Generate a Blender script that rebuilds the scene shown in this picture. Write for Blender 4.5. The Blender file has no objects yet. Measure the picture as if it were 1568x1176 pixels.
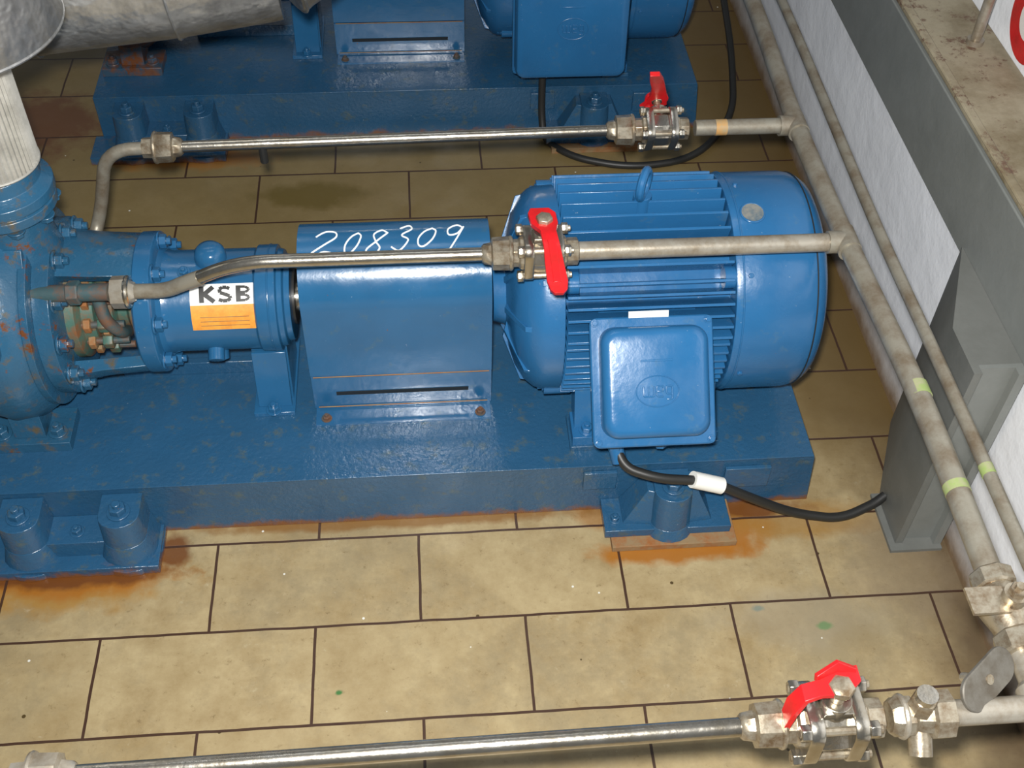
import bpy, bmesh, math, random
from mathutils import Vector, Matrix
random.seed(4)
V=Vector
pi=math.pi
scene=bpy.context.scene
scene.view_settings.view_transform='Standard'
scene.view_settings.look='None'

# ---------------------------------------------------------------- materials
def new_mat(name):
    m=bpy.data.materials.new(name); m.use_nodes=True
    nt=m.node_tree; b=nt.nodes['Principled BSDF']
    return m,nt,b
def N(nt,t,**k):
    n=nt.nodes.new(t)
    for a,v in k.items(): setattr(n,a,v)
    return n
def noise(nt,vec,scale,detail=4,rough=.6):
    n=N(nt,'ShaderNodeTexNoise'); n.inputs['Scale'].default_value=scale
    n.inputs['Detail'].default_value=detail; n.inputs['Roughness'].default_value=rough
    nt.links.new(vec,n.inputs['Vector']); return n.outputs['Fac']
def ramp(nt,fac,p0,p1,c0=(0,0,0,1),c1=(1,1,1,1)):
    r=N(nt,'ShaderNodeValToRGB'); e=r.color_ramp.elements
    e[0].position=p0;e[1].position=p1;e[0].color=c0;e[1].color=c1
    nt.links.new(fac,r.inputs[0]); return r.outputs[0]
def mix(nt,fac,a,b,blend='MIX'):
    m=N(nt,'ShaderNodeMix',data_type='RGBA',blend_type=blend)
    for s,v in ((m.inputs[0],fac),(m.inputs[6],a),(m.inputs[7],b)):
        if isinstance(v,(int,float)): s.default_value=v
        elif isinstance(v,tuple): s.default_value=v if len(v)==4 else (*v,1)
        else: nt.links.new(v,s)
    return m.outputs[2]
def math_(nt,op,a,b=0.0,c=None):
    m=N(nt,'ShaderNodeMath',operation=op)
    for i,v in enumerate((a,b,c)):
        if v is None: continue
        if isinstance(v,(int,float)): m.inputs[i].default_value=v
        else: nt.links.new(v,m.inputs[i])
    return m.outputs[0]
def bump(nt,b,h,strength,dist):
    n=N(nt,'ShaderNodeBump'); n.inputs['Strength'].default_value=strength; n.inputs['Distance'].default_value=dist
    nt.links.new(h,n.inputs['Height']); nt.links.new(n.outputs[0],b.inputs['Normal'])
def geo(nt): return N(nt,'ShaderNodeNewGeometry').outputs['Position']

def paint(name,col,dark,dirt,rust=.0,rough=.32,bscale=90,bstr=.25,footrust=False,dirtamt=.60,spots=.35):
    m,nt,b=new_mat(name); p=geo(nt)
    c=mix(nt,ramp(nt,noise(nt,p,9,5),.3,.7),col,dark)
    c=mix(nt,ramp(nt,noise(nt,p,38,6,.7),dirtamt,dirtamt+.14),c,dirt)
    if rust>0:
        c=mix(nt,ramp(nt,noise(nt,p,17,8,.75),.72-rust,.76-rust),c,(.13,.045,.015))
        c=mix(nt,ramp(nt,noise(nt,p,95,4,.7),.735-rust*.3,.76-rust*.3),c,(.16,.06,.02))
    sp=ramp(nt,noise(nt,p,210,2),.74,.78)
    c=mix(nt,math_(nt,'MULTIPLY',sp,spots),c,(.45,.5,.5))
    if footrust:
        s=N(nt,'ShaderNodeSeparateXYZ'); nt.links.new(p,s.inputs[0])
        f=math_(nt,'ADD',s.outputs[2],math_(nt,'MULTIPLY',noise(nt,p,30,5,.7),.05))
        f=math_(nt,'SUBTRACT',1.0,ramp(nt,f,.026,.038)); c=mix(nt,math_(nt,'MULTIPLY',f,.95),c,(.19,.07,.015))
    nt.links.new(c,b.inputs['Base Color'])
    r=ramp(nt,noise(nt,p,14,5),.3,.75,(rough-.07,)*3+(1,),(rough+.14,)*3+(1,))
    nt.links.new(r,b.inputs['Roughness'])
    b.inputs['Specular IOR Level'].default_value=.6
    bump(nt,b,noise(nt,p,bscale,3),bstr,.002)
    return m
def simple(name,col,rough=.5,metal=0,var=None,vs=20,bs=0,spec=.5):
    m,nt,b=new_mat(name); p=geo(nt)
    if var is not None:
        c=mix(nt,ramp(nt,noise(nt,p,vs,6,.7),.42,.66),col,var)
        nt.links.new(c,b.inputs['Base Color'])
    else: b.inputs['Base Color'].default_value=(*col,1)
    b.inputs['Roughness'].default_value=rough; b.inputs['Metallic'].default_value=metal
    b.inputs['Specular IOR Level'].default_value=spec
    if bs: bump(nt,b,noise(nt,p,bs,3),.3,.002)
    return m
M={}
M['blue']=paint('blue_machine_paint',(.019,.108,.238),(.016,.088,.195),(.045,.110,.17),.03,rough=.17,bscale=50,bstr=.16)
M['motorblue']=paint('blue_motor_paint',(.020,.122,.288),(.018,.104,.248),(.05,.13,.235),0.01,rough=.21,bscale=60,bstr=.22)
M['baseblue']=paint('blue_baseplate_paint',(.020,.086,.178),(.018,.073,.148),(.060,.095,.110),.020,rough=.25,bscale=120,bstr=.5,footrust=True,dirtamt=.55)
M['pumpblue']=paint('blue_pump_casting_paint',(.020,.098,.188),(.018,.074,.138),(.10,.080,.045),.125,rough=.26,bscale=60,bstr=.6,dirtamt=.54)
M['rustypump']=paint('rusty_pump_casting_paint',(.025,.075,.13),(.05,.055,.06),(.14,.06,.03),.20,bscale=60,bstr=.5,dirtamt=.46)
M['rustblue']=simple('rusty_gland_metal',(.035,.075,.085),.6,0,(.16,.06,.020),25,60)
M['glandgreen']=simple('corroded_gland_metal',(.05,.12,.095),.5,0,(.20,.07,.022),38,60)
M['pipe']=simple('galvanised_pipe_metal',(.38,.35,.295),.36,.5,(.25,.205,.145),30,60)
M['pipebrown']=simple('weathered_pipe_metal',(.285,.265,.215),.42,.4,(.18,.14,.095),22,60)
M['steel']=simple('stainless_steel',(.52,.49,.43),.25,.95,(.40,.35,.27),24,70)
M['brass']=simple('fitting_metal',(.45,.40,.31),.35,.75,(.22,.15,.085),60,80)
M['red']=simple('red_handle_plastic',(.58,.010,.014),.3,0,(.42,.012,.012),40,50)
M['black']=simple('black_rubber',(.018,.018,.017),.45)
M['dark']=simple('dark_gap',(.006,.01,.014),.7)
M['white']=simple('white_label',(.78,.78,.74),.5)
M['chalk']=simple('white_chalk',(.85,.87,.85),.9)
M['orange']=simple('orange_label',(.72,.32,.05),.5,0,(.60,.22,.03),50)
M['rust']=simple('rusty_grout',(.24,.16,.08),.8,0,(.26,.09,.02),40,60)
M['disc']=simple('worn_steel_cap',(.22,.22,.20),.6,.2,(.07,.12,.16),60)
M['plategrey']=simple('grey_lever_metal',(.15,.14,.12),.5,.3,(.10,.085,.065),40)
M['greenmark']=simple('green_paint_mark',(.24,.32,.10),.5,0,(.30,.29,.18),60)
M['orangemark']=simple('orange_paint_mark',(.46,.25,.08),.5,0,(.33,.26,.15),60)
M['grey']=simple('grey_steel_paint',(.195,.205,.195),.42,0,(.165,.175,.165),6,40)
M['greydk']=simple('dark_grey_steel_paint',(.155,.16,.15),.5,0,(.125,.13,.12),6,40)
M['signwhite']=simple('sign_white',(.75,.72,.68),.4)
M['braid']=simple('ribbed_pipe_jacket',(.50,.49,.45),.45,.35,(.32,.31,.28),18)

m,nt,b=new_mat('aluminium_cladding'); p=geo(nt)
c=mix(nt,ramp(nt,noise(nt,p,12,6,.7),.35,.7),(.50,.50,.49),(.20,.20,.20))
nt.links.new(c,b.inputs['Base Color']); b.inputs['Metallic'].default_value=.8; b.inputs['Roughness'].default_value=.36
bump(nt,b,noise(nt,p,22,3),.6,.01); M['alu']=m
m,nt,b=new_mat('white_plaster'); p=geo(nt)
sx=N(nt,'ShaderNodeSeparateXYZ'); nt.links.new(p,sx.inputs[0])
c=mix(nt,ramp(nt,noise(nt,p,6,6),.35,.75),(.84,.86,.90),(.74,.76,.80))
c=mix(nt,ramp(nt,noise(nt,p,26,7,.8),.70,.735),c,(.34,.30,.22))
low=math_(nt,'SUBTRACT',math_(nt,'ADD',.060,math_(nt,'MULTIPLY',noise(nt,p,18,4),.05)),sx.outputs[2])
low=ramp(nt,low,0.0,.08); c=mix(nt,low,c,(.20,.13,.07))
nt.links.new(c,b.inputs['Base Color']); b.inputs['Roughness'].default_value=.7
bump(nt,b,noise(nt,p,14,4),.45,.008); M['plaster']=m
m,nt,b=new_mat('stained_sill'); p=geo(nt)
c=mix(nt,ramp(nt,noise(nt,p,8,6,.7),.38,.62),(.30,.26,.18),(.16,.125,.07))
c=mix(nt,ramp(nt,noise(nt,p,20,7,.8),.55,.62),c,(.12,.065,.04))
nt.links.new(c,b.inputs['Base Color']); b.inputs['Roughness'].default_value=.6
bump(nt,b,noise(nt,p,50,4),.4,.003); M['sill']=m
# tiles
m,nt,b=new_mat('floor_tiles'); p=geo(nt)
wn=N(nt,'ShaderNodeTexNoise'); wn.inputs['Scale'].default_value=14; wn.inputs['Detail'].default_value=3
nt.links.new(p,wn.inputs['Vector'])
vs=N(nt,'ShaderNodeVectorMath',operation='MULTIPLY_ADD'); nt.links.new(wn.outputs['Color'],vs.inputs[0])
vs.inputs[1].default_value=(.003,.003,0); 
va=N(nt,'ShaderNodeVectorMath',operation='ADD'); nt.links.new(p,va.inputs[0]); va.inputs[1].default_value=(-.0015,-.0015,0)
nt.links.new(va.outputs[0],vs.inputs[2])
br=N(nt,'ShaderNodeTexBrick'); br.offset=.5; br.offset_frequency=2; br.squash=1
nt.links.new(vs.outputs[0],br.inputs['Vector'])
br.inputs['Scale'].default_value=1; br.inputs['Brick Width'].default_value=.3; br.inputs['Row Height'].default_value=.15
br.inputs['Mortar Size'].default_value=.0021; br.inputs['Mortar Smooth'].default_value=.15; br.inputs['Bias'].default_value=0
br.inputs['Color1'].default_value=(.425,.338,.188,1); br.inputs['Color2'].default_value=(.375,.295,.160,1); br.inputs['Mortar'].default_value=(.07,.03,.015,1)
c=mix(nt,ramp(nt,noise(nt,p,9,8,.75),.36,.66),br.outputs['Color'],(.27,.195,.092))
c=mix(nt,math_(nt,'MULTIPLY',ramp(nt,noise(nt,p,3.2,7,.8),.48,.62),.6),c,(.22,.175,.100))
c=mix(nt,ramp(nt,noise(nt,p,75,5,.8),.585,.74),c,(.17,.115,.05))
c=mix(nt,math_(nt,'MULTIPLY',ramp(nt,noise(nt,p,30,6,.8),.62,.72),.6),c,(.46,.40,.27))
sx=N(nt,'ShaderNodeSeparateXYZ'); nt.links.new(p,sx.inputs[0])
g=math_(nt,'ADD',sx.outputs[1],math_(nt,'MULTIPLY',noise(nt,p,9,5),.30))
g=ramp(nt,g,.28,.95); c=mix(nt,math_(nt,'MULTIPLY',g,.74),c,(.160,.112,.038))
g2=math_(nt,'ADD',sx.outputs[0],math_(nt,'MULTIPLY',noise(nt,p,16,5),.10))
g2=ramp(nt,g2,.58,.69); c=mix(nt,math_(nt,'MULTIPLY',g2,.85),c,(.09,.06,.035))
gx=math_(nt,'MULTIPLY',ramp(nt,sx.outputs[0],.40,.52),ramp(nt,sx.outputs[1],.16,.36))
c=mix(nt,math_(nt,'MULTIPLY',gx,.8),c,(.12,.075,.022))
def stain(cx,cy,rx,ry,col,amt,c,sc=20):
    v=N(nt,'ShaderNodeVectorMath',operation='MULTIPLY_ADD'); nt.links.new(p,v.inputs[0])
    v.inputs[1].default_value=(1/rx,1/ry,0); v.inputs[2].default_value=(-cx/rx,-cy/ry,0)
    l=N(nt,'ShaderNodeVectorMath',operation='LENGTH'); nt.links.new(v.outputs[0],l.inputs[0])
    d=math_(nt,'ADD',l.outputs['Value'],math_(nt,'MULTIPLY',math_(nt,'SUBTRACT',noise(nt,p,sc,5),.5),1.3))
    f=math_(nt,'SUBTRACT',1.0,ramp(nt,d,.55,1.0))
    return mix(nt,math_(nt,'MULTIPLY',f,amt),c,col)
R1=(.31,.115,.012); R2=(.13,.042,.008)
c=stain(-.70,.095,.22,.060,(.32,.17,.035),.85,c)
c=stain(-.67,.100,.19,.036,R1,.95,c)
c=stain(-.66,.104,.18,.022,R2,.95,c)
c=stain(-.515,.145,.028,.040,R2,.9,c)
c=stain(.325,.13,.075,.055,R1,.9,c)
c=stain(.23,.096,.145,.026,R1,.95,c)
c=stain(.43,.145,.16,.045,(.29,.15,.03),.65,c)
c=stain(.38,.168,.09,.022,R2,.9,c)
c=stain(.15,.17,.07,.035,(.29,.12,.02),.6,c)
c=stain(-.18,.178,.36,.018,(.19,.09,.02),.85,c)
c=stain(-.34,.98,.13,.05,(.12,.085,.02),.8,c)
c=stain(-.60,1.12,.2,.05,R1,.7,c)
c=stain(-.95,1.25,.2,.14,(.12,.045,.02),.85,c)
c=stain(.57,.05,.10,.12,(.22,.17,.11),.5,c)
c=stain(.40,-.03,.13,.06,(.27,.23,.16),.5,c,9)
c=stain(.430,-.045,.014,.008,(.10,.20,.08),.8,c,60)
c=stain(.34,-.01,.012,.007,(.10,.17,.16),.6,c,60)
c=stain(-.265,-.105,.006,.005,(.05,.15,.04),1,c,60)
vo=N(nt,'ShaderNodeTexVoronoi'); vo.inputs['Scale'].default_value=26; nt.links.new(p,vo.inputs['Vector'])
s1=math_(nt,'LESS_THAN',vo.outputs['Distance'],.05)
sc=N(nt,'ShaderNodeSeparateColor'); nt.links.new(vo.outputs['Color'],sc.inputs[0])
c=mix(nt,math_(nt,'MULTIPLY',s1,math_(nt,'GREATER_THAN',sc.outputs[0],.80)),c,(.65,.64,.58))
s2=math_(nt,'LESS_THAN',vo.outputs['Distance'],.07)
c=mix(nt,math_(nt,'MULTIPLY',s2,math_(nt,'LESS_THAN',sc.outputs[1],.12)),c,(.07,.045,.015))
c=mix(nt,math_(nt,'MULTIPLY',br.outputs['Fac'],.95),c,(.045,.020,.012))
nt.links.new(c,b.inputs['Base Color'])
r=ramp(nt,noise(nt,p,11,5),.3,.7,(.30,)*3+(1,),(.52,)*3+(1,))
nt.links.new(r,b.inputs['Roughness'])
hh=math_(nt,'SUBTRACT',math_(nt,'MULTIPLY',noise(nt,p,35,4),.35),br.outputs['Fac'])
bump(nt,b,hh,.5,.002); M['tile']=m

# ---------------------------------------------------------------- mesh helper
class O:
    def __init__(s,name,parent=None,bevel=0,ang=35):
        s.name=name; s.bm=bmesh.new(); s.mats=[]; s.parent=parent; s.bevel=bevel; s.ang=ang
    def mi(s,k):
        if k not in s.mats: s.mats.append(k)
        return s.mats.index(k)
    def face(s,vs,i):
        try:
            f=s.bm.faces.new(vs); f.material_index=i; return f
        except ValueError: return None
    def loops(s,rings,mat,closed=True,cap=True,wrap=False):
        i=s.mi(mat); R=[[s.bm.verts.new(v) for v in r] for r in rings]
        n=len(R[0]); K=len(R)
        for k in range(K if wrap else K-1):
            A=R[k];B=R[(k+1)%K]
            for j in range(n if closed else n-1):
                s.face((A[j],A[(j+1)%n],B[(j+1)%n],B[j]),i)
        if cap and not wrap:
            s.face(R[0][::-1],i); s.face(R[-1],i)
        return R
    def box(s,x,y,z,mat,mx=None):
        i=s.mi(mat); c=[]
        for zz in z:
            for (a,b) in ((x[0],y[0]),(x[1],y[0]),(x[1],y[1]),(x[0],y[1])):
                v=V((a,b,zz)); 
                if mx: v=mx@v
                c.append(s.bm.verts.new(v))
        for f in ((3,2,1,0),(4,5,6,7),(0,1,5,4),(1,2,6,5),(2,3,7,6),(3,0,4,7)): s.face([c[k] for k in f],i)
    def prism(s,poly,x0,x1,mat):   # poly in (y,z)
        s.loops([[V((x,a,b)) for a,b in poly] for x in (x0,x1)],mat)
    def prismz(s,poly,z0,z1,mat,top=None):
        t=top or poly
        s.loops([[V((a,b,z0)) for a,b in poly],[V((a,b,z1)) for a,b in t]],mat)
    def lathe(s,p0,ax,prof,mat,seg=48,cap=True,e1=None,e2=None,a0=0,a1=None,closedprof=False):
        p0=V(p0); ax=V(ax).normalized()
        if e1 is None:
            e1=ax.orthogonal().normalized(); e2=ax.cross(e1)
        if a1 is None:
            angs=[a0+2*pi*k/seg for k in range(seg)]
            rings=[[p0+ax*t+(e1*math.cos(a)+e2*math.sin(a))*r for a in angs] for t,r in prof]
            s.loops(rings,mat,cap=cap and not closedprof,wrap=closedprof)
        else:
            angs=[a0+(a1-a0)*k/seg for k in range(seg+1)]
            rings=[[p0+ax*t+(e1*math.cos(a)+e2*math.sin(a))*r for t,r in prof] for a in angs]
            s.loops(rings,mat,cap=True)
    def cyl(s,p0,p1,r,mat,seg=20,r1=None):
        p0=V(p0);p1=V(p1);d=p1-p0
        s.lathe(p0,d,[(0,r),(d.length,r if r1 is None else r1)],mat,seg)
    def hexa(s,p0,p1,r,mat,seg=6):
        p0=V(p0);p1=V(p1);d=p1-p0;L=d.length
        s.lathe(p0,d,[(0,r*.9),(L*.12,r),(L*.88,r),(L,r*.9)],mat,seg)
    def bolt(s,p,d,r,mat,washer=True,stud=True):
        p=V(p); d=V(d).normalized()
        if washer: s.cyl(p,p+d*r*.25,r*1.35,mat,16)
        s.hexa(p+d*r*.2,p+d*r*1.15,r,mat)
        if stud: s.cyl(p+d*r*1.1,p+d*r*1.7,r*.5,mat,10)
    def torus(s,c,n,R,r,mat,seg=28,rs=10,flat=1.0,e=None):
        c=V(c);n=V(n).normalized(); e1=e or n.orthogonal().normalized(); e2=n.cross(e1)
        rings=[]
        for k in range(seg):
            a=2*pi*k/seg; d=e1*math.cos(a)+e2*math.sin(a)*flat
            dd=d.normalized()
            rings.append([c+d*R+dd*math.cos(t)*r+n*math.sin(t)*r for t in [2*pi*j/rs for j in range(rs)]])
        s.loops(rings,mat,wrap=True)
    def tube(s,pts,r,mat,fillet=0,seg=16,fs=8):
        pts=[V(p) for p in pts]; path=[pts[0]]
        for k in range(1,len(pts)-1):
            a,b,c=pts[k-1],pts[k],pts[k+1]
            if fillet<=0: path.append(b); continue
            f=min(fillet,(a-b).length*.49,(c-b).length*.49)
            A=b+(a-b).normalized()*f; C=b+(c-b).normalized()*f
            for j in range(fs+1):
                t=j/fs; path.append(A*(1-t)**2+b*2*t*(1-t)+C*t*t)
        path.append(pts[-1])
        rings=[]; T=(path[1]-path[0]).normalized(); e=T.orthogonal().normalized()
        for k,pnt in enumerate(path):
            t=(path[min(k+1,len(path)-1)]-path[max(k-1,0)]).normalized()
            e=(e-t*e.dot(t)).normalized(); f=t.cross(e)
            rings.append([pnt+(e*math.cos(a)+f*math.sin(a))*r for a in [2*pi*j/seg for j in range(seg)]])
        s.loops(rings,mat)
    def ribbon(s,pts,wd,ws,th,mat):
        pts=[V(p) for p in pts]; wd=V(wd).normalized(); rings=[]
        for k,p in enumerate(pts):
            t=(pts[min(k+1,len(pts)-1)]-pts[max(k-1,0)]).normalized(); n=t.cross(wd).normalized()
            w=ws[k]/2
            rings.append([p-wd*w-n*th/2,p+wd*w-n*th/2,p+wd*w+n*th/2,p-wd*w+n*th/2])
        s.loops(rings,mat)
    def rrect(s,mx,w,h,rad,layers,mat,seg=6):  # rounded rectangle stack; layers=(inset,height)
        rings=[]
        for ins,z in layers:
            ring=[]; W=w/2-ins;H=h/2-ins; rr=max(rad-ins*.5,.002)
            for cx,cy,a in ((W-rr,H-rr,0),(-W+rr,H-rr,pi/2),(-W+rr,-H+rr,pi),(W-rr,-H+rr,1.5*pi)):
                for j in range(seg+1):
                    q=a+pi/2*j/seg; ring.append(mx@V((cx+rr*math.cos(q),cy+rr*math.sin(q),z)))
            rings.append(ring)
        s.loops(rings,mat)
    def done(s):
        bmesh.ops.recalc_face_normals(s.bm,faces=s.bm.faces)
        me=bpy.data.meshes.new(s.name); s.bm.to_mesh(me); s.bm.free()
        for k in s.mats: me.materials.append(M[k])
        for p in me.polygons: p.use_smooth=True
        me.set_sharp_from_angle(angle=math.radians(s.ang))
        ob=bpy.data.objects.new(s.name,me); scene.collection.objects.link(ob)
        if s.parent: ob.parent=s.parent
        if s.bevel:
            b=ob.modifiers.new('bevel','BEVEL'); b.width=s.bevel; b.segments=2; b.limit_method='ANGLE'; b.angle_limit=math.radians(40)
            b.harden_normals=False
        return ob
XA=V((1,0,0)); EF=V((0,-1,0)); EU=V((0,0,1))   # elevation frame: angle 0 = towards -Y, 90deg = up
YC,ZC=.385,.283
def lx(o,x0,prof,mat,seg=64,**k):   # lathe about the shaft line; prof in absolute x
    o.lathe((0,YC,ZC),(1,0,0),prof,mat,seg,e1=EF,e2=EU,**k)
def ring(r,el,x): 
    e=math.radians(el); return V((x,YC-r*math.cos(e),ZC+r*math.sin(e)))
def rdir(el):
    e=math.radians(el); return V((0,-math.cos(e),math.sin(e)))

# ---------------------------------------------------------------- room
WX=.652
o=O('floor'); o.box((-2.2,1.0),(-1.6,3.6),(-.05,0),'tile'); o.done()
o=O('wall_right'); 
o.box((WX,WX+.25),(-1.6,3.6),(0,.515),'plaster')
o.box((.765,.90),(-1.6,3.6),(.515,1.9),'plaster'); o.done()
o=O('wall_back'); o.box((-2.2,.90),(3.4,3.6),(0,1.9),'plaster'); o.done()
o=O('trim_1',bevel=.002); # grey steel rail along the wall
o.box((WX-.010,WX+.001),(-1.6,3.4),(.372,.515),'grey')
o.done()
o=O('trim_2',bevel=.003); o.box((WX-.006,.765),(-1.6,3.4),(.516,.524),'sill')
o.box((WX-.008,WX+.006),(-1.6,3.4),(.524,.529),'sill'); o.done()
o=O('steel_column')
X1=WX-.0105
o.prismz([(.572,.085),(.572,.168),(X1,.330),(X1,.100),(.583,.100),(.583,.085)],0,.385,'greydk')
o.box((.583,X1),(.093,.100),(0,.385),'grey')
o.box((X1-.012,X1),(.080,.093),(0,.385),'grey')
o.box((.562,X1),(.072,.180),(0,.006),'greydk')
o.done()
o=O('round_warning_sign'); o.cyl((.765,.565,.60),(.757,.565,.60),.062,'red',40); o.cyl((.7575,.565,.60),(.755,.565,.60),.030,'signwhite',32)
o.done()
o=O('support_rod'); o.cyl((.722,.633,.524),(.722,.633,1.0),.008,'pipe',14); o.cyl((.722,.633,.524),(.722,.633,.532),.013,'pipe',14); o.done()

# ---------------------------------------------------------------- baseplate
def tower(o,x,ys,s):   # anchor boss; s=-1 front, +1 back ; ys = plate face
    def P(w,d): 
        pts=[(x-w,ys)]
        for k in range(9):
            a=pi*k/8; pts.append((x-w*math.cos(a),ys+s*(d-w*.8)+s*w*.8*math.sin(a)))
        pts.append((x+w,ys)); return pts
    o.prismz(P(.046,.080),0,.012,'baseblue'); 
    o.prismz(P(.042,.075),.012,.05,'baseblue',P(.031,.066))
    o.prismz(P(.031,.066),.05,.098,'baseblue',P(.029,.062))
    o.bolt((x,ys+s*.034,.098),(0,0,1),.0125,'baseblue')
def make_base():
    o=O('pump_baseplate',bevel=.003)
    x0,x1=-.785,.460; y0,y1=.18,.59
    o.loops([[V((x0,y0,0)),V((x1,y0,0)),V((x1,y1,0)),V((x0,y1,0))],
             [V((x0,y0,.104)),V((x1-.010,y0,.104)),V((x1-.010,y1,.104)),V((x0,y1,.104))],
             [V((x0,y0-.001,.110)),V((x1-.012,y0-.001,.110)),V((x1-.012,y1,.110)),V((x0,y1,.110))]],'baseblue')
    for s,yf in ((-1,y0),(1,y1)):
        for x in (-.715,-.575): tower(o,x,yf,s)
        q=lambda a:yf+s*a
        o.box((-.80,-.53),sorted((yf,q(.075))),(0,.018),'baseblue')
        o.box((-.69,-.60),sorted((yf,q(.05))),(.018,.05),'baseblue')
        o.bolt((-.645,q(.03),.05),(0,0,1),.008,'baseblue')
        o.box((.14,.33),sorted((yf,q(.080))),(0,.012),'rust')
        c=.230
        def P(w,d):
            pts=[(c-w,yf)]
            for k in range(9):
                a=pi*k/8; pts.append((c-w*math.cos(a),yf+s*(d-w*.8)+s*w*.8*math.sin(a)))
            pts.append((c+w,yf)); return pts
        o.prismz(P(.036,.078),.010,.030,'baseblue',P(.031,.070)); o.prismz(P(.031,.070),.03,.094,'baseblue',P(.028,.062))
        o.bolt((c,q(.034),.094),(0,0,1),.0125,'baseblue')
        for a,b_ in ((.130,.205),(.322,.255)):
            o.box(sorted((a,b_)),sorted((yf,q(.062))),(.012,.028),'baseblue')
            i=1 if b_>a else -1
            o.loops([[V((a+i*.028,yf,.028)),V((a+i*.028,q(.048),.028)),V((b_,q(.052),.028)),V((b_,yf,.028))],
                     [V((b_-i*.012,yf,.088)),V((b_-i*.012,q(.034),.088)),V((b_,q(.038),.088)),V((b_,yf,.088))]],'baseblue')
        o.bolt((.147,q(.040),.028),(0,0,1),.007,'baseblue')
        o.box((.100,.150),sorted((yf,q(.006))),(.06,.098),'baseblue')
        o.box((.315,.385),sorted((yf,q(.007))),(.05,.094),'baseblue')
    for x in (.082,.252):
        for y in (.21,.51): o.box((x,x+.055),(y,y+.065),(.11,.119),'baseblue')
    o.box((-.60,-.39),(.40,.412),(.11,.135),'baseblue')
    return o.done()

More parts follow.
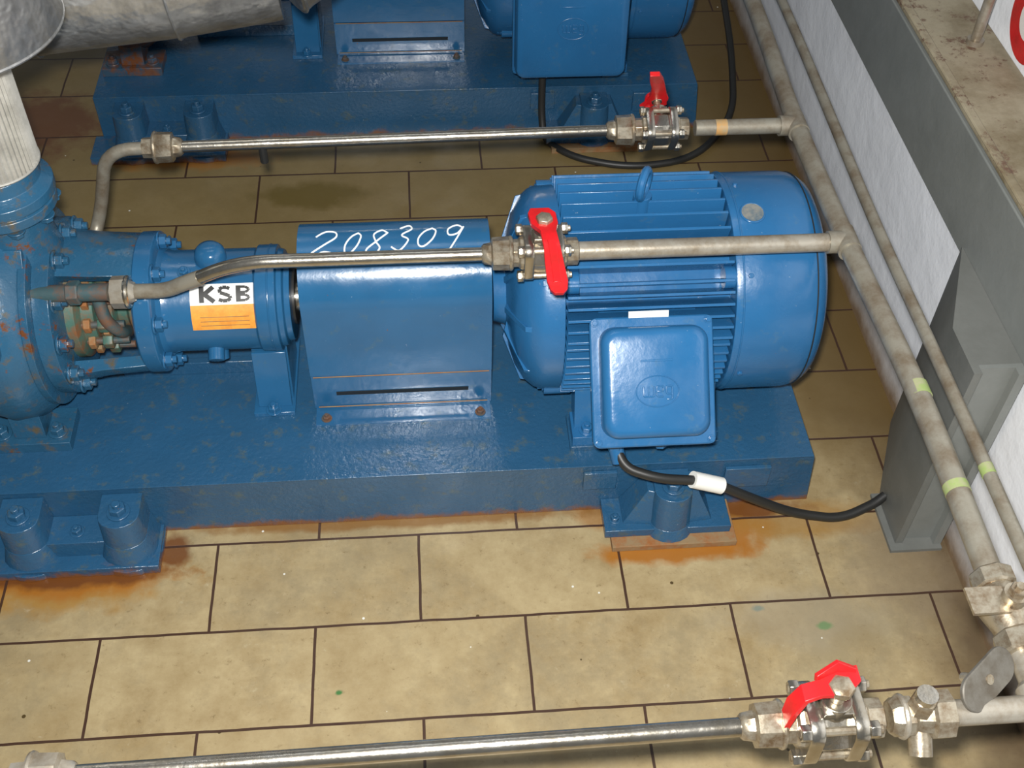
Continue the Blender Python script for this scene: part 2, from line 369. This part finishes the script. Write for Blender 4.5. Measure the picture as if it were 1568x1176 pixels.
# ---------------------------------------------------------------- motor
def make_motor(big=False):
    o=O('electric_motor',bevel=.0012)
    lx(o,0,[(.055,.128),(.310,.128)],'motorblue',64)
    els=[];a=-38
    while a<218:
        els.append(a); a+= 5.8 if (a<40 or a>140) else 8.8
    for el in els:
        d=rdir(el); t=V((0,d.z,-d.y))
        h=.164 if 12<el<168 else .157
        o.loops([[V((x,YC,ZC))+d*r+t*w for r,w in ((.124,-.0038),(h,-.0020),(h,.0020),(.124,.0038))] for x in (.068,.298)],'motorblue')
    for el in (45,135,-45,225):
        p=ring(.143,el,0); 
        for xa,xb in ((.045,.085),(.286,.312)): o.cyl(p+XA*xa,p+XA*xb,.016,'motorblue',16)
        o.bolt(p+XA*.045,(-1,0,0),.008,'motorblue')
    lx(o,0,[(-.028,.03),(-.026,.047),(-.008,.052),(-.004,.085),(.004,.112),(.016,.134),(.030,.146),(.040,.150),(.066,.151),(.068,.14)],'motorblue')
    for k in range(10):
        el=k*36+18; d=rdir(el); t=V((0,d.z,-d.y))
        o.loops([[V((x,YC,ZC))+d*r+t*w for x,r in ((-.006,.05),(-.012,.07),(.012,.136),(.03,.14),(.03,.05))] for w in (-.004,.004)],'motorblue')
    # fan cover
    lx(o,0,[(.300,.150),(.301,.1595),(.306,.1615),(.400,.1615),(.418,.158),(.429,.150),(.436,.136),(.438,.120),(.438,.10)],'motorblue',72)
    o.torus((.311,YC,ZC),(1,0,0),.1615,.0016,'motorblue',72,6)
    o.torus((.415,YC,ZC),(1,0,0),.1588,.0012,'dark',72,6)
    for rr in (.035,.06,.085,.108): o.torus((.439,YC,ZC),(1,0,0),rr,.003,'motorblue',48,6)
    p=ring(.1605,78,.332); d=rdir(78)
    o.cyl(p-d*.004,p+d*.0022,.0165,'disc',28); o.torus(p+d*.001,d,.0165,.0018,'motorblue',28,6)
    for el in (-12,45,100): 
        p=ring(.160,el,.320); d=rdir(el); o.bolt(p,d,.004,'motorblue',stud=False)
    # lifting eye
    o.cyl((.182,YC,.42),(.182,YC,.452),.013,'motorblue',16)
    o.torus((.182,YC,.470),(.85,-.4,.0),.0195,.0062,'motorblue')
    for x in (.085,.255):
        for s in (-1,1):
            y=YC+s*.14
            o.box((x,x+.048),sorted((y-s*.02,y+s*.032)),(.119,.137),'motorblue')
            o.prism([(y+s*.012,.137),(y-s*.03,.137),(YC+s*.095,.20),(YC+s*.125,.21)],x+.004,x+.044,'motorblue')
            o.bolt((x+.022,y+s*.018,.137),(0,0,1),.009,'motorblue')
    mo=o.done()
    o=O('terminal_box',mo,bevel=.002)
    if not big:
        T=(.238,.352);B=(.120,.234); cx=.181; W=.170
        o.prism([(.236,.350),(.125,.236),(.150,.205),(.275,.205),(.300,.34)],cx-.068,cx+.068,'motorblue')
        s=V((0,T[0]-B[0],T[1]-B[1])).normalized(); n=V((0,-s.z,s.y)); c=V((cx,(T[0]+B[0])/2,(T[1]+B[1])/2))
        H=.178
    else:
        cx=.164; W=.222
        o.prism([(.135,.41),(.135,.205),(.28,.205),(.28,.36)],cx-.10,cx+.10,'motorblue')
        s=V((0,.12,1)).normalized(); n=V((0,-s.z,s.y)); c=V((cx,.118,.31)); H=.235
    mx=Matrix(((1,0,0,c.x),(0,s.y,n.y,c.y),(0,s.z,n.z,c.z),(0,0,0,1)))
    o.rrect(mx,W,H,.010,[(0,-.008),(0,.004),(.002,.006)],'motorblue')
    if not big:
        o.rrect(mx,W-.022,H-.026,.022,[(0,.004),(.001,.024),(.003,.030),(.008,.0345),(.013,.0355)],'motorblue',8)
    else:
        o.rrect(mx,W-.006,H-.006,.018,[(0,.004),(.001,.030),(.004,.037),(.011,.041)],'motorblue',8)
    for a in (-1,1):
        for b_ in (-1,1):
            p=mx@V((a*(W/2-.007),b_*(H/2-.007),.006)); o.bolt(p,n,.0042,'motorblue',stud=False)
    top=.0355 if not big else .041
    o.torus(mx@V((0,-.012,top)),n,.029,.0010,'motorblue',40,6,flat=.72,e=XA)
    def stroke(pts):
        o.tube([mx@V((x,y-.012,top+.0002)) for x,y in pts],.0013,'motorblue',fillet=.003,seg=8)
    stroke([(-.019,.007),(-.019,-.007),(-.005,-.007),(-.005,.007)]);stroke([(-.012,.007),(-.012,-.007)])
    stroke([(-.001,0),(.008,0),(.008,.007),(-.001,.007),(-.001,-.007),(.008,-.007)])
    stroke([(.020,-.004),(.012,-.004),(.012,.007),(.020,.007),(.020,-.011),(.012,-.011)])
    o.box((-.022,.022),(.028,.031),(top-.0005,top+.0005),'motorblue',mx)
    o.hexa((cx-.045,.165,.205),(cx-.045,.155,.180),.013,'motorblue'); o.hexa((cx+.02,.165,.205),(cx+.02,.155,.18),.010,'motorblue')
    o.done()
    o=O('rating_plate',mo)
    if not big:
        o.loops([[V((x,YC,ZC))+rdir(e)*r for e,r in ((27.0,.1645),(30.2,.1645),(30.2,.1665),(27.0,.1665))] for x in (.150,.205)],'white')
    else: o.box((.15,.20),(.20,.201),(.43,.435),'white')
    o.done()
    return mo

# ---------------------------------------------------------------- coupling guard
GY,GZ,GR=.390,.315,.077
def make_guard(marked):
    o=O('coupling_guard',bevel=.0008)
    x0,x1=-.300,-.030
    outer=[(GY-.076,.114),(GY-.076,.186),(GY-.080,.190),(GY-.079,.25)]
    for k in range(0,25):
        a=math.radians(-6+k*192/24); outer.append((GY-GR*math.cos(a),GZ+GR*math.sin(a)))
    outer+= [(GY+.079,.25),(GY+.076,.114)]
    inner=[(GY+(y-GY)*.955,z if z<.12 else z-.003) for y,z in outer]
    i=o.mi('blue')
    A=[[o.bm.verts.new((x,y,z)) for y,z in outer] for x in (x0,x1)]
    B=[[o.bm.verts.new((x,y,z)) for y,z in inner] for x in (x0,x1)]
    for k in range(len(outer)-1):
        o.face((A[0][k],A[1][k],A[1][k+1],A[0][k+1]),i); o.face((B[0][k],B[0][k+1],B[1][k+1],B[1][k]),i)
        for e in (0,1): o.face((A[e][k],A[e][k+1],B[e][k+1],B[e][k]),i)
    for k in (0,-1): o.face((A[0][k],A[1][k],B[1][k],B[0][k]),i)
    for s in (-1,1):
        o.box((x0+.002,x1-.002),sorted((GY+s*.070,GY+s*.110)),(.110,.114),'blue')
        for x in (x0+.018,x1-.018): o.bolt((x,GY+s*.098,.114),(0,0,1),.006,'rustblue')
        o.box((x0+.035,x1-.035),sorted((GY+s*.072,GY+s*.0772)),(.143,.150),'dark')
    o.tube([(x0+.004,GY-.081,.188),(x1-.004,GY-.081,.188)],.0009,'rust',seg=6)
    o.tube([(x0+.006,GY-.0775,.118),(x1-.006,GY-.0775,.118)],.0009,'rust',seg=6)
    g=o.done()
    sh=O('drive_shaft',g); lx(sh,0,[(-.335,.021),(-.02,.021)],'steel',24); lx(sh,0,[(-.25,.045),(-.08,.045)],'black',32)
    lx(sh,0,[(-.322,.04),(-.312,.04)],'black',32); sh.done()
    if marked:
        D={'2':[(0,.75),(.25,1),(.6,.95),(.7,.7),(.4,.4),(.05,.08),(.2,.0),(.5,.15),(1.0,.02)],
           '0':[(.5,1),(.15,.8),(.0,.4),(.2,.05),(.55,.0),(.85,.35),(.8,.8),(.45,1)],
           '8':[(.85,.85),(.5,1),(.2,.8),(.45,.5),(.75,.25),(.45,0),(.1,.2),(.45,.5),(.8,.8),(.85,.88)],
           '3':[(.1,.85),(.5,1),(.75,.8),(.35,.55),(.8,.35),(.5,.0),(.0,.12)],
           '9':[(.85,.85),(.5,1),(.15,.8),(.3,.55),(.7,.6),(.88,.9),(.75,.4),(.45,-.15)]}
        c=O('chalk_number',g)
        xs=-.284
        for n_,(ch,w) in enumerate(zip('208309',(.040,.020,.028,.026,.024,.028))):
            P=[V((x,y,0)) for x,y in D[ch]]; Q=[]; pts=[]
            for k in range(len(P)-1):
                a=P[max(k-1,0)];b=P[k];d=P[k+1];e=P[min(k+2,len(P)-1)]
                for j in range(5):
                    t=j/5; Q.append(.5*((2*b)+(d-a)*t+(2*a-5*b+4*d-e)*t*t+(3*b-a-3*d+e)*t**3))
            Q.append(P[-1])
            sc_,up=((.9,0),(.75,.05),(.95,-.05),(1.0,.1),(.7,.22),(1.0,.05))[n_]
            for q in Q:
                el=math.radians(64+36*(q.y*sc_+up)); rr=GR+.0002
                pts.append(V((xs+w*(q.x)+.014*q.y,GY-rr*math.cos(el),GZ+rr*math.sin(el))))
            c.tube(pts,.0013,'chalk',seg=6)
            xs+=w+(.006,.0085,.011,.0085,.0085,0)[n_]
        c.done()
    return g

# ---------------------------------------------------------------- pump
def make_pump(label):
    o=O('centrifugal_pump',bevel=.0015)
    lx(o,0,[(-.500,.085),(-.492,.076),(-.480,.0735),(-.365,.0735),(-.362,.0775),(-.335,.0775),(-.333,.072),(-.326,.070),(-.324,.064),(-.316,.062),(-.315,.03)],'blue')
    o.torus((-.345,YC,ZC),(1,0,0),.0775,.0014,'blue',64,6)
    lx(o,0,[(-.527,.098),(-.524,.102),(-.502,.102),(-.498,.096)],'blue')
    for k in range(8):
        el=22.5+45*k; p=ring(.091,el,-.500); o.bolt(p,(1,0,0),.0105,'blue')
    for el in (-62,-35): 
        p=ring(.070,el,-.43); o.cyl(p,p+rdir(el)*.02,.012,'blue',16)
    p=ring(.068,95,-.425); o.lathe(p,(0,0,1),[(0,.022),(.010,.0225),(.02,.021),(.026,.016),(.029,.008)],'blue',24)
    p=ring(.0735,75,-.46); o.bolt(p,rdir(75),.007,'blue')
    for a,b_ in ((64,142),(-62,-22),(196,242)):
        lx(o,0,[(-.625,.088),(-.625,.110),(-.585,.104),(-.525,.100),(-.525,.083),(-.585,.086)],'pumpblue',14,a0=math.radians(a),a1=math.radians(b_))
    lx(o,0,[(-.640,.078),(-.612,.076),(-.606,.062),(-.590,.060),(-.588,.050),(-.566,.050),(-.562,.036),(-.55,.034),(-.545,.042),(-.53,.042),(-.528,.028),(-.50,.028)],'glandgreen',40)
    lx(o,0,[(-.580,.064),(-.572,.064)],'rust',6)
    for el in (-50,-18,14,46,80,190): 
        p=ring(.060,el,-.608); o.cyl(p,p+XA*.060,.0052,'rustblue',10); o.hexa(p+XA*.024,p+XA*.038,.0120,'glandgreen'); o.hexa(p+XA*.004,p+XA*.014,.0120,'rust')
    lx(o,0,[(-.652,.120),(-.650,.127),(-.628,.127),(-.625,.118),(-.624,.09)],'pumpblue')
    for k in range(12):
        el=15+30*k; p=ring(.113,el,-.626); o.bolt(p,(1,0,0),.0115,'pumpblue')
    lx(o,0,[(-.80,.06),(-.795,.085),(-.765,.10),(-.76,.135),(-.745,.155),(-.715,.164),(-.685,.159),(-.665,.145),(-.655,.132),(-.652,.11)],'pumpblue')
    lx(o,0,[(-.664,.134),(-.662,.143),(-.652,.143),(-.650,.130)],'pumpblue')
    o.lathe((-.672,YC,.38),(0,0,1),[(-.06,.060),(.0,.055),(.05,.048),(.085,.050),(.092,.056)],'pumpblue',40)
    o.prism([(YC-.10,.36),(YC-.05,.43),(YC+.05,.43),(YC+.10,.36)],-.715,-.655,'pumpblue')
    o.lathe((-.672,YC,.468),(0,0,1),[(0,.062),(.003,.066),(.016,.066),(.018,.062),(.020,.062),(.022,.068),(.036,.068),(.039,.063),(.046,.055),(.064,.053)],'pumpblue',48)
    for k in range(8):
        a=2*pi*(k+.5)/8; q=V((-.672+.058*math.cos(a),YC+.058*math.sin(a),.468)); o.bolt(q,(0,0,-1),.009,'pumpblue',stud=False)
    lx(o,0,[(-.90,.085),(-.88,.085),(-.878,.055),(-.79,.06)],'pumpblue',40)
    for s in (-1,1):
        o.box((-.775,-.655),sorted((YC+s*.06,YC+s*.130)),(.110,.128),'pumpblue')
        o.prism([(YC+s*.118,.128),(YC+s*.05,.128),(YC+s*.05,.22),(YC+s*.112,.20)],-.735,-.690,'pumpblue')
        for x in (-.755,-.675): o.bolt((x,YC+s*.108,.128),(0,0,1),.0105,'pumpblue')
    o.box((-.392,-.330),(.305,.465),(.110,.118),'blue')
    o.prism([(.335,.118),(.435,.118),(.42,.235),(.35,.235)],-.345,-.333,'blue')
    o.prism([(.345,.118),(.425,.118),(.41,.22),(.36,.22)],-.388,-.380,'blue')
    o.box((-.385,-.335),(.35,.42),(.19,.225),'blue')
    o.prism([(.318,.118),(.325,.118),(.345,.215),(.338,.215)],-.385,-.335,'blue')
    o.bolt((-.362,.310,.118),(0,0,1),.009,'blue')
    o.tube([(-.655,.312,.372),(-.60,.306,.378),(-.545,.303,.380)],.012,'rustblue',fillet=.01)
    o.hexa((-.602,.306,.378),(-.585,.305,.379),.017,'rustblue')
    o.tube([(-.575,.330,.345),(-.57,.318,.31),(-.555,.322,.285),(-.555,.35,.26)],.009,'rustblue',fillet=.02)
    o.box((-.706,-.686),(YC-.163,YC-.140),(.335,.365),'pumpblue')
    pu=o.done()
    if label:
        l=O('maker_label',pu)
        def patch(e0,e1,x0,x1,mat,r=.0741):
            l.loops([[V((x,YC,ZC))+rdir(e0+(e1-e0)*k/8)*r for k in range(9)] for x in (x0,x1)],mat,closed=False,cap=False)
        patch(37,60,-.452,-.358,'white'); patch(8,37,-.452,-.358,'orange')
        for e in (13,18,23): patch(e,e+.8,-.440,-.372,'rust',.0744)
        l.done()
        lt=O('label_letters',pu)
        def seg_(x0,y0,x1,y1,w):
            d=V((x1-x0,y1-y0,0)); n=V((-d.y,d.x,0)).normalized()*w/2; K=5; rg=[]
            for k in range(K+1):
                q=V((x0,y0,0))+d*k/K; pr=[]
                for s2 in (-1,1):
                    e=q+n*s2; pr.append(V((-.440+e.x*1.08,YC,ZC))+rdir(48.5+math.degrees(e.y/.0746))*.0746)
                rg.append(pr)
            lt.loops(rg,'black',closed=False,cap=False)
        h=.0115; w=.0062
        seg_(.004,-h,.004,h,w); seg_(.006,-.001,.019,h-.001,w); seg_(.007,.001,.020,-h+.001,w)
        S=[(.040,h-.004),(.036,h-.0022),(.031,h-.002),(.027,h-.0045),(.028,.002),(.034,-.0002),(.040,-.003),(.041,-.0065),(.037,-h+.0022),(.031,-h+.002),(.026,-h+.004)]
        for a,b_ in zip(S,S[1:]): seg_(a[0],a[1],b_[0],b_[1],w*.80)
        seg_(.051,-h,.051,h,w)
        for c0 in (.0056,-.0056):
            T_=[(.051,c0+.0040),(.060,c0+.0038),(.0645,c0+.001),(.0645,c0-.001),(.060,c0-.0038),(.051,c0-.0040)]
            for a,b_ in zip(T_,T_[1:]): seg_(a[0],a[1],b_[0],b_[1],.0036)
        lt.done()
    return pu

base=make_base(); motor=make_motor(); guard=make_guard(True); pump=make_pump(True)
def shift(obs,d):
    for ob in obs: ob.location=V(ob.location)+V(d)
b2=make_base(); m2=make_motor(True); g2=make_guard(False); p2=make_pump(False)
for k,mm in enumerate(p2.data.materials):
    if mm==M['pumpblue']: p2.data.materials[k]=M['rustypump']
shift((b2,m2,g2,p2),(.008,.995,0))

# ---------------------------------------------------------------- insulated ducts
o=O('insulated_riser_pipe')
seg=108
rings=[]
for z,r in ((.533,.050),(.536,.0535),(.60,.0535),(.70,.0535),(.76,.0535)):
    rings.append([V((-.667+(r+(.0018 if k%2==0 else -.0004))*math.cos(2*pi*k/seg),YC+(r+(.0018 if k%2==0 else -.0004))*math.sin(2*pi*k/seg),z)) for k in range(seg)])
o.loops(rings,'braid')
o.torus((-.667,YC,.538),(0,0,1),.0545,.002,'braid',48,8)
o.lathe((-.665,YC,0),(0,0,1),[(.76,.055),(.735,.126),(.730,.131),(.735,.133),(.78,.128),(.95,.112),(1.15,.112),(1.30,.112)],'alu',56)
o.torus((-.665,YC,.732),(0,0,1),.131,.003,'alu',64,8)
o.done()
o=O('insulated_duct_pipe')
P=[V((-1.25,.62,.618)),V((-.66,.66,.638)),V((-.47,.68,.648)),V((-.33,.70,.660)),V((-.235,.75,.70)),V((-.185,.83,.79))]
def skinseg(a,b,r,flare=.002):
    d=b-a; o.lathe(a,d,[(-.004,r-.003),(0,r+flare),(.012,r),(d.length-.006,r),(d.length+.006,r-.001)],'alu',48)
    o.torus(a,d,r+flare,.0022,'alu',48,6)
for k in range(len(P)-1): skinseg(P[k],P[k+1],.100)
skinseg(P[-1],P[-1]+V((.0,.12,.30)),.100)
o.done()

# ---------------------------------------------------------------- pipework
HX,HZ=.447,.450
o=O('header_pipe')
o.tube([(.456,2.4,.452),(.450,.86,.452),(.438,.54,HZ),(.441,.274,HZ),(.453,0,HZ),(.447,-.255,HZ)],.0137,'pipebrown',fillet=.10,seg=20)
o.tube([(.447,-.33,HZ),(.445,-.40,HZ)],.0137,'pipe')
for y,x in ((.54,.438),(.274,.441)):
    o.cyl((x,y-.020,HZ),(x,y+.020,HZ),.0158,'pipebrown',24); o.cyl((x-.026,y,HZ),(x,y,HZ),.0152,'pipebrown',24)
for y,x,w in ((.002,.4522,.010),(-.142,.4497,.006)): o.cyl((x,y-w,HZ),(x,y+w,HZ),.0142,'greenmark',20)
o.hexa((.447,-.345,HZ),(.447,-.322,HZ),.024,'brass',8)
o.lathe((.447,-.322,HZ),(0,1,0),[(0,.018),(.01,.020),(.03,.026),(.045,.020),(.055,.018)],'brass',24)
o.hexa((.447,-.270,HZ),(.447,-.250,HZ),.023,'brass',8)
o.cyl((.447,-.295,HZ),(.447,-.295,HZ+.032),.012,'brass',16); o.bolt((.447,-.295,HZ+.032),(0,0,1),.009,'brass')
o.box((.402,.44),(-.31,-.28),(HZ+.020,HZ+.024),'brass')
o.lathe((.445,-.40,HZ),(0,1,0),[(-.022,.012),(-.018,.019),(.02,.019),(.025,.015)],'pipe',24)
o.done()
o=O('conduit_pipe')
o.tube([(.507,2.4,.45),(.503,.8,.448),(.497,.3,.44),(.500,0,.44),(.498,-.50,.44)],.0080,'pipebrown',fillet=.10)
o.cyl((.4992,-.118,.44),(.4992,-.104,.44),.0084,'greenmark')
for y in (1.2,-.44): o.box((.50,WX-.010),(y-.006,y+.006),(.425,.433),'grey')
o.done()

def valve(o,c,stem,k=1.0,axis=V((1,0,0)),bolts=True):
    c=V(c); stem=V(stem).normalized(); axis=V(axis); side=stem.cross(axis)
    mx=Matrix(((axis.x,side.x,stem.x,c.x),(axis.y,side.y,stem.y,c.y),(axis.z,side.z,stem.z,c.z),(0,0,0,1)))
    L=lambda x,y,z: mx@V((x*k,y*k,z*k))
    def lath(prof,mat,seg): o.lathe(c,axis,[(a*k,b*k) for a,b in prof],mat,seg)
    lath([(-.020,.021),(-.017,.0255),(-.008,.027),(.008,.027),(.017,.0255),(.020,.021)],'steel',8)
    for s in (-1,1):
        o.rrect(Matrix.Translation(c+axis*s*.0195*k)@mx.to_3x3().to_4x4()@Matrix.Rotation(pi/2,4,'Y'),.060*k,.060*k,.015*k,[(0.001*k,-.0065*k),(0,-.0045*k),(0,.0045*k),(.001*k,.0065*k)],'steel',5)
        a,b_=(.024,.048)
        lath([(s*a,.023),(s*(a+.006),.0215),(s*(a+.008),.0185),(s*(b_-.002),.0185),(s*b_,.014)],'brass',8)
        for y in (-1,1):
            for z in (-1,1):
                p=L(s*.0255,y*.0215,z*.0215); o.hexa(p,p+axis*s*.009*k,.0078*k,'steel')
    for y in (-1,1):
        for z in (-1,1): o.cyl(L(-.035,y*.0215,z*.0215),L(.038,y*.0215,z*.0215),.004*k,'brass',10)
    o.cyl(L(0,0,.02),L(0,0,.038),.0135*k,'steel',20); o.box((-.013*k,.013*k),(-.013*k,.013*k),(.026*k,.034*k),'steel',mx)
    o.cyl(L(0,0,.038),L(0,0,.056),.0062*k,'brass',12); o.hexa(L(0,0,.049),L(0,0,.057),.0100*k,'steel')
    return L
def union(o,x,y,z,mat='brass',s=1):
    o.lathe((x,y,z),(s,0,0),[(-.026,.0105),(-.023,.0135),(-.014,.0150),(-.012,.0215),(.010,.0225),(.014,.020),(.016,.015),(.030,.0145)],mat,8)
    o.torus((x+.012*s,y,z),(1,0,0),.0205,.003,mat,24,8)

FY=.540
o=O('rear_flush_pipe')
o.tube([(.440,FY,HZ),(.285,FY,HZ)],.0118,'pipebrown'); o.cyl((.315,FY,HZ),(.332,FY,HZ),.0121,'orangemark')
o.tube([(.165,FY,HZ),(-.470,FY-.012,HZ)],.0085,'steel')
union(o,.178,FY,HZ)
union(o,-.488,FY-.012,HZ,'brass',-1)
o.tube([(-.49,FY-.012,HZ),(-.572,FY-.012,HZ-.002),(-.600,FY-.012,HZ-.10),(-.615,FY-.02,.31),(-.62,FY-.07,.30),(-.62,.455,.30)],.0095,'pipebrown',fillet=.045)
o.cyl((-.35,FY-.012,HZ-.03),(-.35,FY-.012,HZ),.006,'black',10)
fr=o.done()
o=O('isolation_ball_valve',bevel=.0006); L=valve(o,(.232,FY,HZ),(0,.90,.43),.90)
o.ribbon([L(-.012,.020,.054),L(0,.010,.054),L(0,-.02,.054),L(-.006,-.05,.048),L(-.016,-.085,.040),L(-.024,-.112,.034)],(1,0,0),[.024,.034,.024,.020,.020,.014],.007,'red')
o.lathe(L(0,0,.054),(0,.9,.43),[(0,.018),(.006,.017),(.009,.011)],'red',20)
o.ribbon([L(-.012,.020,.050),L(-.020,.022,.040)],(0,0,1),[.012,.012],.01,'red')
o.done()
GFY=.274
o=O('front_flush_pipe')
o.tube([(.445,GFY,HZ),(.075,GFY,HZ)],.0125,'pipe',seg=20)
o.tube([(-.015,GFY,HZ),(-.365,GFY,HZ),(-.440,.288,.405),(-.470,.296,.385),(-.530,.302,.380)],.0093,'steel',fillet=.045)
o.tube([(-.418,.284,.4175),(-.440,.288,.4057),(-.470,.296,.3853),(-.520,.302,.3805)],.0103,'pipebrown',fillet=.02)
union(o,-.022,GFY,HZ)
o.lathe((-.534,.302,.380),(1,0,0),[(-.014,.012),(-.010,.016),(-.008,.022),(.010,.0225),(.014,.016),(.022,.0125)],'pipe',8)
o.torus((-.522,.302,.380),(1,0,0),.019,.004,'steel',24,8)
o.done()
o=O('isolation_ball_valve',bevel=.0006); L=valve(o,(.032,GFY,HZ),(0,-.03,1),1.0)
o.ribbon([L(-.004,.024,.052),L(-.002,.014,.0525),L(0,-.006,.0525),L(.003,-.022,.055),L(.005,-.046,.053),L(.007,-.072,.042),L(.009,-.090,.033),L(.010,-.100,.028),L(.010,-.105,.026)],(1,0,0),[.024,.036,.034,.020,.021,.024,.026,.021,.011],.007,'red')
o.ribbon([L(.005,-.040,.058),L(.009,-.094,.036)],(1,0,0),[.010,.010],.003,'red')
o.lathe(L(0,0,.0525),(0,0,1),[(0,.012),(.008,.011),(.010,.007)],'brass',6)
o.done()
NY=-.400
o=O('near_flush_pipe')
o.tube([(.430,NY,HZ),(.300,NY,HZ)],.0125,'pipe')
o.tube([(.185,NY,HZ),(-.460,NY-.006,HZ)],.0090,'steel')
union(o,.178,NY,HZ)
union(o,-.476,NY-.006,HZ,'pipe',-1)
o.tube([(-.48,NY-.006,HZ),(-.56,NY-.006,HZ-.005),(-.60,NY-.01,.30),(-.60,NY-.08,.28),(-.60,NY-.09,0)],.0105,'pipebrown',fillet=.045)
o.lathe((.318,NY,HZ),(1,0,0),[(-.024,.015),(-.018,.0195),(-.004,.0195),(.0,.016),(.014,.019),(.016,.0235),(.034,.0235),(.036,.016)],'brass',8)
o.hexa((.320,NY,HZ+.012),(.320,NY,HZ+.034),.0125,'brass'); o.cyl((.320,NY,HZ+.034),(.320,NY,HZ+.042),.010,'steel',16)
o.torus((.306,NY,HZ),(1,0,0),.0185,.003,'pipe',24,8)
o.cyl((.325,NY,HZ-.004),(.322,NY-.030,HZ-.022),.011,'brass',12)
o.done()
o=O('blanking_lever'); mx=Matrix.Translation(V((.392,NY+.022,HZ+.020)))@Matrix.Rotation(math.radians(38),4,'Z')@Matrix.Rotation(math.radians(40),4,'X')
o.rrect(mx,.078,.036,.0175,[(0,-.002),(0,.001),(.001,.002)],'plategrey',8); o.cyl(mx@V((0,0,-.03)),mx@V((0,0,.003)),.005,'brass',10); o.done()
o=O('isolation_ball_valve',bevel=.0006); L=valve(o,(.236,NY,HZ),(0,.05,1),1.06)
o.ribbon([L(.018,.012,.056),L(.010,.008,.056),L(0,.004,.0545),L(-.018,.0,.056),L(-.032,-.002,.053),L(-.040,-.004,.036),L(-.043,-.006,.014)],(0,1,0),[.016,.022,.024,.016,.017,.019,.015],.006,'red')
o.lathe(L(0,.0,.0555),(0,0,1),[(0,.013),(.004,.012),(.006,.008)],'brass',6)
o.ribbon([L(.016,.014,.058),L(0,.018,.062),L(-.020,.010,.057)],(0,.5,1),[.007,.010,.007],.005,'red')
o.done()

# ---------------------------------------------------------------- cables
o=O('power_cable',motor)
o.tube([(.136,.157,.185),(.148,.130,.166),(.195,.114,.158),(.270,.120,.140),(.345,.125,.085),(.42,.135,.028),(.50,.132,.010),(.555,.150,.022),(.572,.158,.030)],.0072,'black',fillet=.04,seg=14)
o.cyl((.136,.157,.185),(.142,.142,.165),.011,'motorblue',14)
a=V((.246,.119,.146));b_=V((.292,.1215,.1245)); o.cyl(a,b_,.0125,'white',20)
o.done()
o=O('power_cable',m2)
pts=[(.130,1.168,.14),(.130,1.155,.06),(.135,1.13,.010),(.19,1.07,.008),(.30,1.03,.008),(.44,1.05,.008),(.55,1.18,.02),(.585,1.40,.05),(.60,1.7,.12)]
o.tube([V(q)-V((.008,.995,0)) for q in pts],.0075,'black',fillet=.08,seg=14)
o.done()

# ---------------------------------------------------------------- light
w=bpy.data.worlds.new('room_ambient'); scene.world=w; w.use_nodes=True
bg=w.node_tree.nodes['Background']; bg.inputs[0].default_value=(.82,.91,1.0,1); bg.inputs[1].default_value=.10
def Rm(a,b,c):
    F=V((math.sin(b)*math.cos(a),math.cos(b)*math.cos(a),-math.sin(a))); Rt=V((math.cos(b),-math.sin(b),0)); U=Rt.cross(F)
    r=math.cos(c)*Rt+math.sin(c)*U; u=-math.sin(c)*Rt+math.cos(c)*U
    return r,u,F
r,u,F=Rm(.8308,.1013,.0329); C=V((-.1184,-.8674,1.4512))
mw=Matrix(((r.x,u.x,-F.x,C.x),(r.y,u.y,-F.y,C.y),(r.z,u.z,-F.z,C.z),(0,0,0,1)))
cd=bpy.data.cameras.new('camera'); cd.lens=1800/1600*36; cd.sensor_width=36; cd.clip_start=.01
co=bpy.data.objects.new('camera',cd); scene.collection.objects.link(co); co.matrix_world=mw; scene.camera=co
ld=bpy.data.lights.new('flash_lamp','AREA'); ld.shape='DISK'; ld.size=.05; ld.energy=44; ld.color=(1,.985,.95)
lo=bpy.data.objects.new('flash_lamp',ld); scene.collection.objects.link(lo)
lo.matrix_world=Matrix.Translation(r*-.02+u*.05)@mw
ld=bpy.data.lights.new('ceiling_lamp','AREA'); ld.shape='RECTANGLE'; ld.size=1.2; ld.size_y=.3; ld.energy=3; ld.color=(.9,.95,1)
lo=bpy.data.objects.new('ceiling_lamp',ld); scene.collection.objects.link(lo); lo.location=(-.3,.9,2.6)
